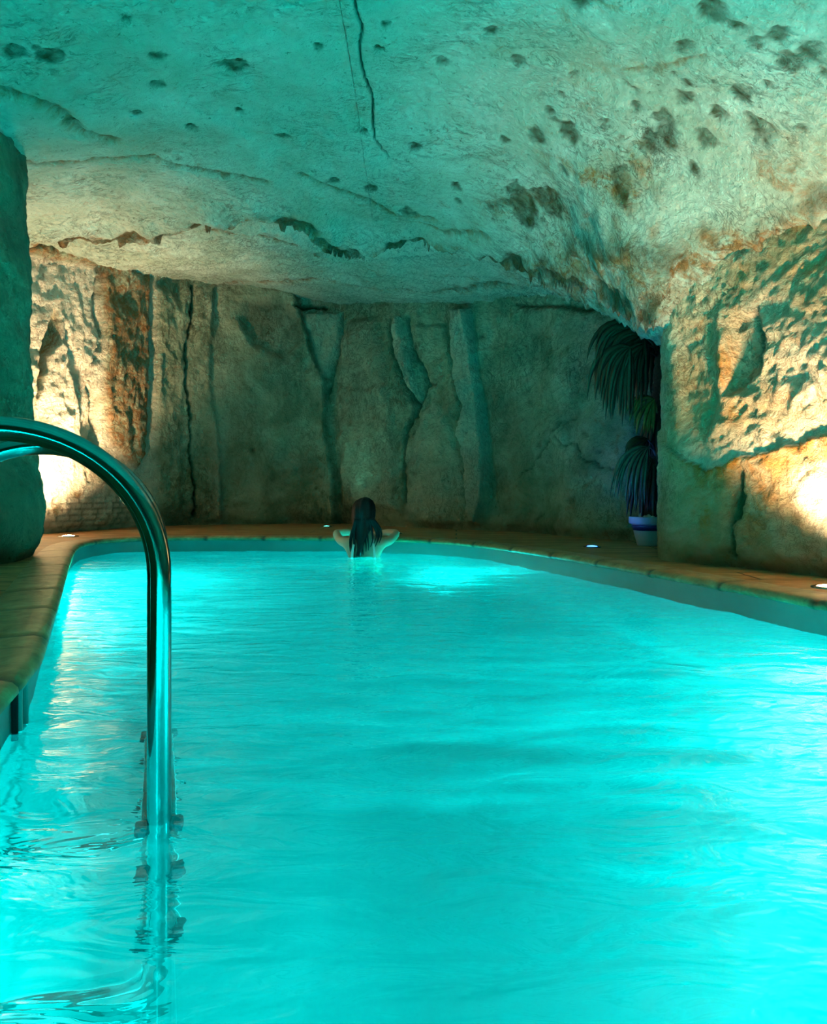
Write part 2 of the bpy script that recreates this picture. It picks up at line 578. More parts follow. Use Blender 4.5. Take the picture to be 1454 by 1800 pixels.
# other strata lines read from the photograph
for pl, amp, w, dk in [
    ([(0, 275), (60, 287), (130, 280), (270, 272), (300, 285), (400, 305), (470, 318)], 0.030, 0.018, 0.5),
    ([(530, 305), (590, 330), (650, 350), (700, 375), (760, 380)], 0.025, 0.018, 0.5),
    ([(0, 150), (50, 168), (95, 185), (118, 205), (140, 228), (200, 245)], 0.05, 0.03, 0.55),
    ([(700, 380), (780, 395), (860, 410)], 0.02, 0.015, 0.5),
    ([(860, 365), (930, 350), (985, 352)], 0.03, 0.035, 0.6),
    ([(1090, 120), (1150, 122), (1180, 105), (1240, 100)], 0.012, 0.010, 0.35),
    ([(380, 500), (560, 488), (620, 500), (760, 510), (900, 500)], 0.035, 0.03, 0.5),
    ([(160, 400), (250, 420), (330, 400), (420, 405), (560, 440)], 0.02, 0.015, 0.5)]:
    q = [hit_ceiling(*p) for p in pl]
    dd, ss = seg_dist(P2 + 0.03 * np.c_[fbm(P3, 7, 3, seed=4), fbm(P3, 7, 3, seed=5)], q)
    g = np.exp(-(dd / (w * 1.6)) ** 2)
    z += amp * g
    z -= amp * 0.7 * np.exp(-(dd / (w * 7)) ** 2)
    mask[:, 0] = np.maximum(mask[:, 0], dk * np.exp(-(dd / w) ** 2))
    mask[:, 1] = np.maximum(mask[:, 1], 0.8 * np.exp(-(dd / (w * 2.2)) ** 2))
# band of hanging rock where the ceiling rolls down to the right-hand wall
q = [hit_ceiling(*p) for p in [(930, 452), (1000, 408), (1090, 400), (1150, 416), (1250, 396), (1350, 368), (1454, 326), (1520, 300)]]
dd, ss = seg_dist(P2 + 0.07 * np.c_[fbm(P3, 4, 4, seed=14), fbm(P3, 4, 4, seed=15)], q)
inner = np.where(ss < 0, dd, -dd) * np.sign((q[-1][0] - q[0][0]) + 1e-9)
if inner[np.argmin(np.hypot(x - 2.4, y - 4.4))] < 0:
    inner = -inner
near = sstep(0.75, 0.35, dd) * (x > 0.2)
z -= 0.07 * sstep(-0.02, 0.04, inner) * near
z += 0.045 * ridged(warp, 6.5, 5, 0.65, seed=17) * sstep(0.0, 0.08, inner) * near
mask[:, 0] = np.maximum(mask[:, 0], 0.6 * np.exp(-((inner - 0.02) / 0.03) ** 2) * near * sstep(-0.2, 0.1, fbm(P3, 5, 3, seed=18)))
mask[:, 1] = np.maximum(mask[:, 1], 1.2 * sstep(-0.03, 0.05, inner) * np.exp(-np.maximum(inner, 0) / 0.22) * near)
# the long thin crack
q = [hit_ceiling(*p) for p in [(621, -20), (624, 20), (638, 55), (631, 92), (641, 140), (656, 175), (655, 215), (659, 245), (667, 258), (684, 277)]]
dd, ss = seg_dist(P2 + 0.012 * np.c_[fbm(P3, 25, 2, seed=4), fbm(P3, 25, 2, seed=5)], q)
z += 0.05 * np.exp(-(dd / 0.006) ** 2)
mask[:, 0] = np.maximum(mask[:, 0], 0.95 * np.exp(-(dd / 0.0065) ** 2))
# pits with moss
spots = [(410, 120, 22), (222, 38, 9), (1000, 232, 17), (945, 243, 15), (887, 246, 8), (1203, 74, 15), (1256, 30, 18), (1294, 42, 13), (1205, 172, 18),
         (1208, 142, 10), (1390, 110, 20), (1424, 88, 18), (1368, 60, 18), (1330, 70, 12), (990, 300, 8), (920, 355, 26), (965, 352, 20), (1062, 220, 10), (1145, 255, 16),
         (1175, 238, 16), (1245, 245, 18), (1340, 232, 22), (1165, 210, 18), (1300, 168, 18), (1350, 150, 10), (1220, 295, 12), (275, 100, 12), (275, 150, 14),
         (500, 240, 10), (335, 225, 9), (130, 215, 13), (90, 95, 20), (30, 90, 20), (985, 170, 7), (910, 105, 14), (780, 110, 10), (805, 330, 8), (805, 352, 7),
         (590, 315, 10), (655, 330, 12), (720, 370, 13), (668, 85, 9), (680, 40, 10), (240, 200, 10), (640, 230, 7), (1410, 225, 10), (970, 200, 8), (1020, 5, 20),
         (730, 260, 10), (1118, 195, 8), (1265, 205, 14), (1105, 150, 10), (1095, 330, 16), (560, 85, 8), (860, 55, 10), (420, 200, 8), (1010, 135, 7)]
rs = np.random.RandomState(5)
for (px, py, r) in spots:
    cx, cyy = hit_ceiling(px, py)
    rr = r / F * cyy
    m = (np.abs(x - cx) < rr * 4) & (np.abs(y - cyy) < rr * 6)
    if not m.any():
        continue
    PP = P3[m]
    ang = rs.uniform(-0.5, 0.5)
    ux = (PP[:, 0] - cx) * math.cos(ang) + (PP[:, 1] - cyy) * math.sin(ang)
    uy = -(PP[:, 0] - cx) * math.sin(ang) + (PP[:, 1] - cyy) * math.cos(ang)
    e = np.hypot(ux / (rr * 1.15), uy / (rr * 1.3)) * (1 + 1.1 * fbm(PP, 10, 4, seed=px * 0.37))
    g = 1 - sstep(0.7, 1.1, e)
    z[m] += 0.012 * g
    mask[m, 0] = np.maximum(mask[m, 0], g * (0.75 + 0.7 * fbm(PP, 18, 3, seed=3)))
# ochre streak
q = [hit_ceiling(*p) for p in [(995, 288), (1020, 308), (1060, 322), (1110, 335)]]
dd, ss = seg_dist(P2, q)
mask[:, 1] = np.maximum(mask[:, 1], 1.2 * np.exp(-(dd / 0.05) ** 2))
mask = np.clip(mask, 0, 1)
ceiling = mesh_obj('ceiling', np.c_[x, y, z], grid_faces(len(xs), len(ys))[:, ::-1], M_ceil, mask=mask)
struct(ceiling)


# ------------------------------------------------------------------ rock walls: plan curve extruded with relief
class Wall:
    def __init__(self, plan, step, zlo, zhi, zstep, fine=None):
        Q = catmull(plan, 24)
        self.P, self.s = resample(Q, step)
        t = np.gradient(self.P, axis=0)
        t /= np.linalg.norm(t, axis=1)[:, None]
        self.N = np.c_[t[:, 1], -t[:, 0]]        # faces the pool when the plan runs clockwise seen from above
        self.zv = np.arange(zlo, zhi, zstep)
        self.nu, self.nv = len(self.P), len(self.zv)
        S, Z = np.meshgrid(self.s, self.zv, indexing='ij')
        self.S, self.Z = S.ravel(), Z.ravel()
        self.SZ = np.c_[self.S, self.Z]
        iu = np.repeat(np.arange(self.nu), self.nv)
        self.base = np.c_[self.P[iu], self.Z]
        self.nn = np.c_[self.N[iu], np.zeros(len(iu))]
        self.d = np.zeros(len(iu))
        self.mask = np.zeros((len(iu), 4)); self.mask[:, 3] = 1

    def at(self, px, py, ymin=0.5):
        k = (self.P[:, 0] - (px - 727) / F * self.P[:, 1])
        sg = np.where((np.sign(k[:-1]) != np.sign(k[1:])) & (self.P[:-1, 1] > ymin))[0]
        if len(sg) == 0:
            j = int(np.argmin(np.abs(k) + (self.P[:, 1] < ymin) * 9))
        else:
            j = sg[np.argmin(self.P[sg, 1])]
            j = j if self.front is None else j
        Y = self.P[j, 1]
        return (self.s[j], CAMZ - (py - 860) / F * Y)
    front = None

    def wob(self, a=0.02, sc=6):
        return self.SZ + a * np.c_[fbm(self.base, sc, 3, seed=21), fbm(self.base, sc, 3, seed=31)]

    def crack(self, pts, w, depth, dark=0.8, wob=0.02):
        q = [self.at(*p) for p in pts]
        dd, ss = seg_dist(self.wob(wob + 0.025, 8), q)
        w = w * (0.62 + 0.5 * np.clip(fbm(self.base, 5, 2, seed=3), -0.8, 1))
        g = np.exp(-(dd / w) ** 2)
        self.d -= depth * g
        self.mask[:, 0] = np.maximum(self.mask[:, 0], dark * g)

    def fault(self, pts, amp, L, wob=0.03, dark=0.25):
        """the right-hand side of the line stands proud by amp, fading over L metres"""
        q = [self.at(*p) for p in pts]
        dd, ss = seg_dist(self.wob(wob, 5), q)
        self.d += amp * 0.5 * (-ss) * np.exp(-dd / L) * sstep(0.0, 0.03, dd)
        self.mask[:, 0] = np.maximum(self.mask[:, 0], dark * np.exp(-(dd / 0.018) ** 2))

    def slab(self, pts, amp, soft=0.05, wob=0.03, rust=0.0, pale=0.0, dark=0.0):
        q = [self.at(*p) for p in pts]
        sd = signed_poly(self.wob(wob, 5), q)
        g = sstep(0, soft, sd)
        self.d += amp * g
        for ch, v in ((1, rust), (2, pale), (0, dark)):
            if v:
                self.mask[:, ch] = np.maximum(self.mask[:, ch], v * sstep(-0.02, soft, sd))

    def blob(self, px, py, rx, ry, amp=0.0, rust=0.0, pale=0.0, dark=0.0):
        s0, z0 = self.at(px, py)
        s1, _ = self.at(px + rx, py)
        rs_ = max(0.02, abs(s1 - s0))
        Y = self.P[np.searchsorted(self.s, s0) - 1, 1]
        rz_ = ry / F * Y
        w = self.wob(0.06, 4)
        e = np.hypot((w[:, 0] - s0) / rs_, (w[:, 1] - z0) / rz_)
        g = np.exp(-e ** 2)
        self.d += amp * g
        for ch, v in ((1, rust), (2, pale), (0, dark)):
            if v:
                self.mask[:, ch] = np.maximum(self.mask[:, ch], v * g)

    def build(self, name, mat):
        co = self.base + self.nn * self.d[:, None]
        return struct(mesh_obj(name, co, grid_faces(self.nu, self.nv), mat, mask=np.clip(self.mask, 0, 1)))


# ---- left pillar (near wall on the left, ends in a rough edge)
wl = Wall([(-2.95, -3.5), (-2.7, -1), (-2.55, 1.5), (-2.48, 3.4), (-2.48, 4.1), (-2.50, 4.55), (-2.72, 4.95), (-3.4, 5.2), (-5.0, 5.5)][::1], 0.022, 0.08, 3.2, 0.022)
B = wl.base
wl.d += 0.07 * fbm(B, 0.9, 3, seed=2) + 0.045 * (ridged(B, 2.4, 5, 0.55, seed=8) - 0.3) + 0.012 * fbm(B, 16, 3, seed=12)
wl.d += 0.10 * sstep(1.4, 0.3, wl.Z) - 0.09 * sstep(0.30, 0.10, wl.Z) - 0.03 * sstep(1.8, 2.6, wl.Z)
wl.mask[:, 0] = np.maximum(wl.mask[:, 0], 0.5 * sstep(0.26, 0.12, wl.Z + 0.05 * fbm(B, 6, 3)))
wl.build('wall_left', M_left)

# ---- back wall with the lit recess at its left end
wb = Wall([(-5.0, 5.45), (-4.55, 6.2), (-4.0, 6.75), (-3.68, 7.1), (-3.42, 7.7), (-3.2, 8.3), (-2.85, 8.75), (-2.2, 9.0), (-1.06, 9.15), (-0.5, 8.7),
           (-0.18, 8.35), (0.5, 7.85), (0.96, 7.45), (1.47, 6.65), (1.85, 6.15), (2.4, 5.9), (3.4, 5.7)], 0.02, 0.05, 3.5, 0.02)
B = wb.base
stretch = B * [1, 1, 0.45]
wb.d += 0.10 * fbm(stretch, 1.1, 3, seed=2) + 0.05 * (ridged(stretch, 2.2, 4, 0.5, seed=18) - 0.3) + 0.026 * fbm(B, 9, 4, 0.7, seed=12) + 0.05 * (ridged(B * [1, 1, 0.55] + 0.1 * np.c_[fbm(B, 3, 2), fbm(B, 3, 2, seed=6), 0 * B[:, 0]], 4.5, 4, 0.6, seed=28) - 0.3)
wb.crack([(337, 505), (334, 560), (328, 600), (327, 680), (336, 715), (333, 790), (343, 870), (345, 905)], 0.026, 0.13, 0.95, 0.02)
wb.fault([(378, 505), (373, 600), (372, 680), (386, 760), (390, 850), (390, 925)], 0.10, 0.30)
wb.blob(388, 800, 14, 120, 0.05, pale=0.25, rust=0.35)  # warm light on the ridge painted in with pale and rust
wb.fault([(520, 520), (535, 560), (548, 620), (572, 668), (574, 760), (588, 830), (590, 925)], 0.20, 0.45, 0.03, 0.35)
wb.slab([(430, 520), (500, 518), (538, 560), (545, 600), (500, 640), (440, 610), (415, 560)], -0.12, 0.12, dark=0.30)
wb.blob(530, 790, 60, 110, -0.10, dark=0.15)
wb.slab([(532, 545), (600, 548), (604, 590), (582, 650), (566, 668), (545, 600)], 0.08, 0.05, pale=0.25)
wb.crack([(605, 550), (598, 610), (582, 655), (575, 700)], 0.03, 0.09, 0.5)
wb.crack([(524, 539), (545, 536), (572, 540)], 0.04, 0.14, 0.95)
wb.slab([(618, 560), (670, 555), (690, 620), (700, 740), (705, 900), (600, 900), (590, 760), (585, 680), (600, 600)], 0.09, 0.10, pale=0.12)
wb.crack([(690, 560), (697, 620), (712, 660), (728, 712), (730, 730)], 0.035, 0.13, 0.75)
wb.slab([(700, 560), (712, 555), (728, 630), (738, 700), (726, 690), (706, 640)], 0.10, 0.03, pale=0.25)
wb.crack([(722, 560), (728, 610), (752, 672), (738, 705), (712, 760), (706, 820), (711, 880)], 0.035, 0.13, 0.6)
wb.slab([(732, 572), (790, 570), (800, 640), (822, 720), (800, 745), (750, 660)], 0.07, 0.05, rust=0.2)
wb.slab([(740, 730), (760, 690), (800, 750), (825, 830), (828, 925), (712, 925), (712, 790)], 0.05, 0.08, pale=0.15)
wb.crack([(748, 673), (775, 678)], 0.02, 0.06, 0.6)
wb.slab([(801, 545), (832, 545), (842, 600), (846, 640), (856, 740), (862, 800), (866, 880), (850, 925), (832, 915), (828, 830), (812, 760), (822, 718), (806, 655), (804, 600)], 0.15, 0.035, pale=0.30)
wb.fault([(842, 560), (850, 640), (858, 730), (872, 830), (880, 900)], -0.07, 0.15)
wb.crack([(1012, 735), (985, 742), (965, 765), (945, 800), (930, 822), (912, 835)], 0.016, 0.05, 0.7)
wb.crack([(975, 770), (990, 782), (1010, 782), (1022, 803), (1045, 815), (1070, 825), (1095, 828)], 0.018, 0.05, 0.8)
wb.crack([(968, 590), (966, 640), (950, 655)], 0.014, 0.03, 0.5)
wb.crack([(950, 905), (940, 915)], 0.012, 0.04, 0.7)
wb.crack([(910, 535), (1000, 540), (1100, 545)], 0.03, 0.06, 0.7)
wb.slab([(845, 560), (1110, 555), (1130, 930), (880, 930)], -0.03, 0.2)
wb.blob(448, 793, 5, 5, -0.05, dark=0.9)
for i in range(46):
    px, py = (random.uniform(600, 740), random.uniform(640, 860)) if i < 26 else (random.uniform(400, 1080), random.uniform(580, 900))
    wb.blob(px, py, random.uniform(2.5, 5), random.uniform(3, 8), -0.02, dark=0.55)
wb.blob(335, 905, 45, 22, -0.05, dark=0.55)
# lit left recess
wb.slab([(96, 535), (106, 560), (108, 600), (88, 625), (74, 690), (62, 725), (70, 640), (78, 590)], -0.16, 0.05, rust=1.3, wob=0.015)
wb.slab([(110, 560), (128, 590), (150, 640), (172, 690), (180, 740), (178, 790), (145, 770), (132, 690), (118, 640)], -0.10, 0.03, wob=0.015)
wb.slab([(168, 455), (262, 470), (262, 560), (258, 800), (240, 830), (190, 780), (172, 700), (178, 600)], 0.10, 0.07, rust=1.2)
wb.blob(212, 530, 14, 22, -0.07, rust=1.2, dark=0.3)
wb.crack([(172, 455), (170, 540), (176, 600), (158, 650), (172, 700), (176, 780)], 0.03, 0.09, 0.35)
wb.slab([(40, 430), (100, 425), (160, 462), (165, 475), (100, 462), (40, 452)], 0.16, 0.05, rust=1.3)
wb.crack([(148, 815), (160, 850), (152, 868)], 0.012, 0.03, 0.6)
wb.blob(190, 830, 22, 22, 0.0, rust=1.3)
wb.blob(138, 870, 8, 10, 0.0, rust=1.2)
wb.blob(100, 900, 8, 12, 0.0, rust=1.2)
wb.slab([(262, 500), (300, 505), (330, 560), (320, 900), (262, 900)], 0.05, 0.1)
wb.fault([(262, 480), (264, 640), (258, 800), (250, 920)], -0.10, 0.3, 0.04, 0.2)
# coursed rubble near the floor of the recess
s0, z0 = wb.at(84, 940); s1, z1 = wb.at(240, 862)
W_ = wb.wob(0.03, 7)
inside = sstep(s0 - 0.05, s0 + 0.1, W_[:, 0]) * sstep(s1 + 0.08, s1 - 0.08, W_[:, 0]) * sstep(0.62, 0.42, W_[:, 1])
row = np.floor(W_[:, 1] / 0.062)
fr_ = (W_[:, 1] / 0.062) % 1
fc_ = ((W_[:, 0] + 0.37 * (row * 7 % 5) * 0.11) / (0.14 + 0.03 * (row % 3))) % 1
joint = np.maximum(np.exp(-(np.minimum(fr_, 1 - fr_) / 0.16) ** 2), np.exp(-(np.minimum(fc_, 1 - fc_) / 0.09) ** 2))
wb.d += -0.020 * joint * inside
wb.mask[:, 0] = np.maximum(wb.mask[:, 0], 0.55 * joint * inside)
# lamp brightness of the recess painted in as a paler colour
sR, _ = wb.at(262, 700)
lit_zone = sstep(sR + 0.12, sR - 0.1, W_[:, 0])
wb.mask[:, 2] = np.maximum(wb.mask[:, 2], 0.75 * lit_zone * (1 - np.clip(wb.mask[:, 1], 0, 1)) * (1 - wb.mask[:, 0]))
wb.d -= 0.06 * sstep(0.25, 0.12, wb.Z)
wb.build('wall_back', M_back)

# ---- right rock mass
wr = Wall([(3.5, 5.6), (2.6, 5.45), (2.0, 5.1), (1.68, 4.8), (1.575, 4.5), (1.64, 4.22), (1.84, 3.90), (2.06, 3.50), (2.22, 2.8), (2.35, 1.5), (2.35, -1), (2.35, -3.5)], 0.016, 0.08, 2.7, 0.016)
B = wr.base
wrp = B + 0.10 * np.c_[fbm(B, 3, 2, seed=9), fbm(B, 3, 2, seed=19), fbm(B, 3, 2, seed=29)]
edge = sstep(0.0, 0.35, wr.S - wr.at(1170, 800, 3.0)[0])
wr.d += (0.3 + 0.7 * edge) * (0.05 * fbm(B, 1.2, 3, seed=2) + 0.040 * (ridged(wrp, 5.5, 6, 0.68, seed=8) - 0.3) - 0.05 * (wr.Z - 0.6)) + 0.02 * fbm(B, 12, 4, 0.65, seed=12)
# upper mass overhangs, shelf line, lower boulder
line = [(1150, 765), (1200, 805), (1240, 828), (1300, 805), (1370, 790), (1454, 762), (1560, 740)]
q = [wr.at(*p) for p in line]
dd, ss = seg_dist(wr.wob(0.02, 6), q)
above = np.where(ss > 0, 1, -1) * (1 if q[-1][0] > q[0][0] else -1)
wr.d += np.where(above > 0, -0.025 * np.exp(-dd / 0.10), 0.01 * np.exp(-dd / 0.10))
wr.mask[:, 1] = np.maximum(wr.mask[:, 1], np.where(above < 0, 1.1 * np.exp(-dd / 0.16), 0) * edge)  # orange rust band with the shade under the shelf painted in
wr.mask[:, 2] = np.maximum(wr.mask[:, 2], np.where(above > 0, 0.8 * np.exp(-dd / 0.10), 0) * edge)  # lamplit ledge above the line painted in paler
wr.slab([(1275, 545), (1325, 545), (1345, 580), (1340, 640), (1300, 690), (1265, 700), (1262, 620)], -0.08, 0.05, dark=0.0)
wr.crack([(1318, 545), (1332, 590), (1325, 650)], 0.03, 0.05, 0.6)
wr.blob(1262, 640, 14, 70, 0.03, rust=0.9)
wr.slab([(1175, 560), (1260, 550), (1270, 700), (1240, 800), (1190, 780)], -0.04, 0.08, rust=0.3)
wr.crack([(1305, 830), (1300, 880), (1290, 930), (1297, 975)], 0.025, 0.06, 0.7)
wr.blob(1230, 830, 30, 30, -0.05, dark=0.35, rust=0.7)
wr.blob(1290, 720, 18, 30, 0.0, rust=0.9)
wr.slab([(1390, 840), (1460, 800), (1600, 800), (1600, 960), (1440, 950), (1395, 900)], 0.0, 0.06, pale=0.6)  # lit face of the boulder painted in paler
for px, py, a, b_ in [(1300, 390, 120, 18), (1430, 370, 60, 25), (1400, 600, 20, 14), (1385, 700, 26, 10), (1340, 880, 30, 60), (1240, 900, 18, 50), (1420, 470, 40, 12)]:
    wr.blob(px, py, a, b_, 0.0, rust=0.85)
wr.blob(1340, 560, 60, 60, 0.0, pale=0.4)
wr.blob(1420, 640, 80, 90, 0.02, pale=0.5)
# undercut at the floor
wr.d -= 0.08 * sstep(0.25, 0.13, wr.Z + 0.04 * fbm(B, 3, 3, seed=77)) * edge
wr.mask[:, 0] = np.maximum(wr.mask[:, 0], 0.5 * sstep(0.21, 0.13, wr.Z) * edge)  # shade under the foot of the rock painted in darker
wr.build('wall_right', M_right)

# ---- wall behind the photographer
wf = Wall([(3.2, -3.2), (1, -3.3), (-1, -3.35), (-3.4, -3.2)], 0.06, 0.08, 3.1, 0.06)
wf.d += 0.08 * fbm(wf.base, 1.2, 4, seed=2)
wf.build('wall_front', M_left)

# ------------------------------------------------------------------ pool outline, coping, deck, basin
outline = [(-0.50, -1.0), (-0.56, 0.2), (-0.76, 1.05), (-0.89, 1.50), (-0.96, 1.72), (-1.03, 1.92), (-1.18, 2.25), (-1.56, 3.1), (-2.15, 4.4), (-2.62, 5.5), (-2.76, 6.1), (-2.62, 6.45), (-2.25, 6.62),
           (-1.5, 6.66), (-0.8, 6.60), (-0.2, 6.48), (0.25, 6.20), (0.62, 5.68), (1.04, 4.70), (1.36, 3.68), (1.63, 2.78), (1.82, 1.9), (1.85, 0.6), (1.6, -0.8), (0.9, -1.55), (0.1, -1.65)]
OL, _ = resample(catmull(outline, 12, True), 0.03, True)
NO = len(OL)
tt = np.roll(OL, -3, 0) - np.roll(OL, 3, 0)
tt /= np.linalg.norm(tt, axis=1)[:, None]
NIN = np.c_[tt[:, 1], -tt[:, 0]]            # points into the pool (outline runs clockwise)


def sweep(profile, name, mat, joints=None, closed=False, mask_fn=None):
    """profile: list of (outward offset, z)"""
    n = len(profile)
    V, MK = [], []
    for i in range(NO):
        jf = joints[i] if joints is not None else 0
        for (o, zz) in profile:
            o2 = o + 0.006 * jf * (1 if o < 0.03 else 0)
            p = OL[i] - NIN[i] * o2
            V.append((p[0], p[1], zz - 0.006 * jf))
            MK.append((jf * 0.9, 0, 0, 1))
    Fc = []
    m = n if closed else n - 1
    for i in range(NO):
        j = (i + 1) % NO
        for k in range(m):
            l = (k + 1) % n
            Fc.append((i * n + k, i * n + l, j * n + l, j * n + k))
    return mesh_obj(name, V, Fc, mat, mask=MK)


joints = np.zeros(NO)
jit = max(1, int(round(0.55 / 0.03)))
joints[::jit] = 1.0
cop = [(0.20, DECK + 0.002), (0.14, DECK + 0.008), (0.05, DECK + 0.010), (0.01, DECK + 0.010), (-0.012, DECK + 0.004), (-0.024, DECK - 0.008), (-0.026, DECK - 0.020), (-0.016, DECK - 0.030), (0.004, DECK - 0.034)]
coping = struct(sweep(cop, 'trim_1', M_coping, joints), 'brown bullnose coping around the pool edge')

# deck: ring from just under the coping out past the rock walls
V, Fc = [], []
cc = np.array([-0.2, 3.6])
RN = 8
for i in range(NO):
    a = OL[i] - NIN[i] * 0.15
    dirv = OL[i] - cc
    b_ = OL[i] + dirv / np.linalg.norm(dirv) * 4.2
    for k in range(RN):
        p = a + (b_ - a) * (k / (RN - 1)) ** 1.3
        V.append((p[0], p[1], DECK))
for i in range(NO):
    j = (i + 1) % NO
    for k in range(RN - 1):
        Fc.append((i * RN + k, j * RN + k, j * RN + k + 1, i * RN + k + 1))
floor = struct(mesh_obj('floor', V, Fc, M_deck))
# basin: walls, coved corner and bottom
FZ = -1.12
prof = [(0.0, DECK - 0.030), (0.0, 0.02), (0.0, -0.05), (0.0, -0.55), (-0.03, -0.75), (-0.10, -0.92), (-0.22, -1.04), (-0.38, -1.10), (-0.5, FZ)]
V, Fc = [], []
n = len(prof)
for i in range(NO):
    for (o, zz) in prof:
        p = OL[i] - NIN[i] * (o * 0.4 + 0.004)
        V.append((p[0], p[1], zz))
cidx = len(V)
V.append((cc[0], cc[1], FZ))
for i in range(NO):
    j = (i + 1) % NO
    for k in range(n - 1):
        Fc.append((i * n + k, j * n + k, j * n + k + 1, i * n + k + 1))
    Fc.append((i * n + n - 1, j * n + n - 1, cidx))
basin = struct(mesh_obj('pool_basin', V, Fc, M_liner))

# ------------------------------------------------------------------ water surface
gx = np.arange(-2.9, 2.0, 0.022)
gy = np.arange(-1.75, 6.8, 0.022)
GX, GY = np.meshgrid(gx, gy, indexing='ij')
px_, py_ = GX.ravel(), GY.ravel()
wp = np.c_[px_, py_, 0 * px_]
wq = wp + 0.10 * np.c_[fbm(wp, 1.5, 2, seed=1), fbm(wp, 1.5, 2, seed=2), 0 * px_]
hz = 0.011 * fbm(wq * [0.75, 1.7, 1], 2.6, 3, 0.5, seed=6) + 0.010 * fbm(wq * [0.8, 1.3, 1], 1.1, 2, seed=13)
# rings around the bather
dr = np.hypot(px_ + 0.42, py_ - 6.05)
hz += 0.0025 * np.sin(dr * 2 * PI / 0.16) * np.exp(-dr / 0.5)
fcs = grid_faces(len(gx), len(gy))
cen = np.c_[px_[fcs].mean(1), py_[fcs].mean(1)]
sd = signed_poly(cen, OL[::3])
fcs = fcs[sd > -0.03]
used = np.unique(fcs)
rem = -np.ones(len(px_), int); rem[used] = np.arange(len(used))
water = mesh_obj('pool_water', np.c_[px_, py_, hz][used], rem[fcs], M_water)
water['label'] = 'clear milky turquoise pool water with soft ripples'
water['category'] = 'water'
water['kind'] = 'stuff'


# ------------------------------------------------------------------ lamps
def emit_mat(name, col, s):
    return plain(name, (0.8, 0.8, 0.8), 0.3, emit=col, estr=s)


def deck_lamp(px, py, label, col, power, lens, size=0.055, spot=150, aim=(0, 0, 1)):
    Yd = (CAMZ - DECK) * F / (py - 860)
    xx = (px - 727) / F * Yd
    t = thing('recessed_deck_light', label, 'light', (xx, Yd, DECK), 'recessed lights in the deck')
    bm = bmesh.new()
    r = size
    lathe(bm, [(r * 0.82, 0.0), (r * 0.84, 0.006), (r * 0.95, 0.009), (r * 1.2, 0.006), (r * 1.25, 0.001), (r * 1.2, -0.01), (r * 0.82, -0.01)], 28)
    bm_obj('bezel', bm, M_steel, t)
    bm = bmesh.new()
    lathe(bm, [(r * 0.81, -0.012), (r * 0.81, 0.004), (r * 0.6, 0.010), (r * 0.3, 0.013), (r * 0.05, 0.014)], 28)
    bm_obj('lens', bm, emit_mat('lens_glow', col, lens), t)
    ld = bpy.data.lights.new('lamp', 'SPOT')
    ld.energy = power
    ld.color = col
    ld.spot_size = math.radians(spot)
    ld.spot_blend = 0.9
    ld.shadow_soft_size = 0.08
    lo = bpy.data.objects.new('lamp', ld)
    lo.location = (0, 0, 0.05)
    lo.rotation_euler = (-Vector(aim)).to_track_quat('Z', 'Y').to_euler()
    link(lo, t)
    return t


deck_lamp(120, 943, 'glowing white uplight set in deck at foot of the bright left recess', C_WARM, P_WARM_L, 70.0, 0.075, 126, (-0.34, 0.13, 1))
deck_lamp(1452, 1033, 'glowing white uplight set in deck below the rough right rock', C_WARM, P_WARM_R, 40.0, 0.05, 94, (0.16, 0.34, 1))
deck_lamp(1041, 962, 'blue uplight set in deck in front of the potted palm', (0.02, 0.12, 1.0), P_BLUE, 14.0, 0.055, 168)
deck_lamp(574, 926, 'pale teal uplight set in deck left of the bather', (0.1, 1.0, 0.85), P_CYAN, 3.0, 0.05, 120)
deck_lamp(697, 938, 'dim teal uplight set in deck right of the bather', (0.1, 1.0, 0.85), P_CYAN * 0.4, 1.5, 0.05, 120)


def wall_frame(yq, left=True):
    """pool wall point and inward normal at distance yq along the left or right side"""
    cand = [i for i in range(NO) if (OL[i, 0] < 0) == left]
    i = min(cand, key=lambda k: abs(OL[k, 1] - yq))
    return OL[i], NIN[i]


def pool_lamp(yq, left, zz, power, label, glow=30.0):
    p, nrm = wall_frame(yq, left)
    t = thing('underwater_pool_light', label, 'light', (p[0] + nrm[0] * 0.0, p[1] + nrm[1] * 0.0, zz), 'underwater lights in the pool wall')
    t.rotation_euler = (0, 0, math.atan2(nrm[1], nrm[0]))
    R = Matrix.Rotation(PI / 2, 4, 'Y')
    bm = bmesh.new()
    lathe(bm, [(0.06, 0.002), (0.062, 0.014), (0.085, 0.012), (0.095, 0.004), (0.095, -0.005), (0.06, -0.005)], 32)
    bmesh.ops.transform(bm, matrix=R, verts=bm.verts)
    bm_obj('bezel', bm, M_white, t)
    bm = bmesh.new()
    lathe(bm, [(0.059, -0.004), (0.059, 0.010), (0.04, 0.017), (0.015, 0.020), (0.002, 0.021)], 32)
    bmesh.ops.transform(bm, matrix=R, verts=bm.verts)
    bm_obj('lens', bm, emit_mat('pool_lens_glow', (0.35, 1.0, 1.0), glow), t)
    ld = bpy.data.lights.new('lamp', 'POINT')
    ld.energy = power
    ld.color = C_POOL
    ld.shadow_soft_size = 0.10
    lo = bpy.data.objects.new('lamp', ld)
    lo.location = (0.20, 0, 0)
    link(lo, t)
    return t


pool_lamp(4.35, True, -0.42, P_POOL * 0.25, 'round white underwater light on left pool wall')
pool_lamp(6.1, False, -0.95, P_POOL * 0.06, 'round underwater light low on the far pool wall right of the bather', 1.0)
pool_lamp(1.2, False, -0.85, P_POOL * 0.6, 'unseen underwater light added low on near right pool wall', 10.0)  # unseen lamp added to brighten the water
pool_lamp(-1.55, False, -0.85, P_POOL * 1.75, 'unseen underwater light added on near end pool wall', 10.0)  # unseen lamp added behind the camera to light the far side

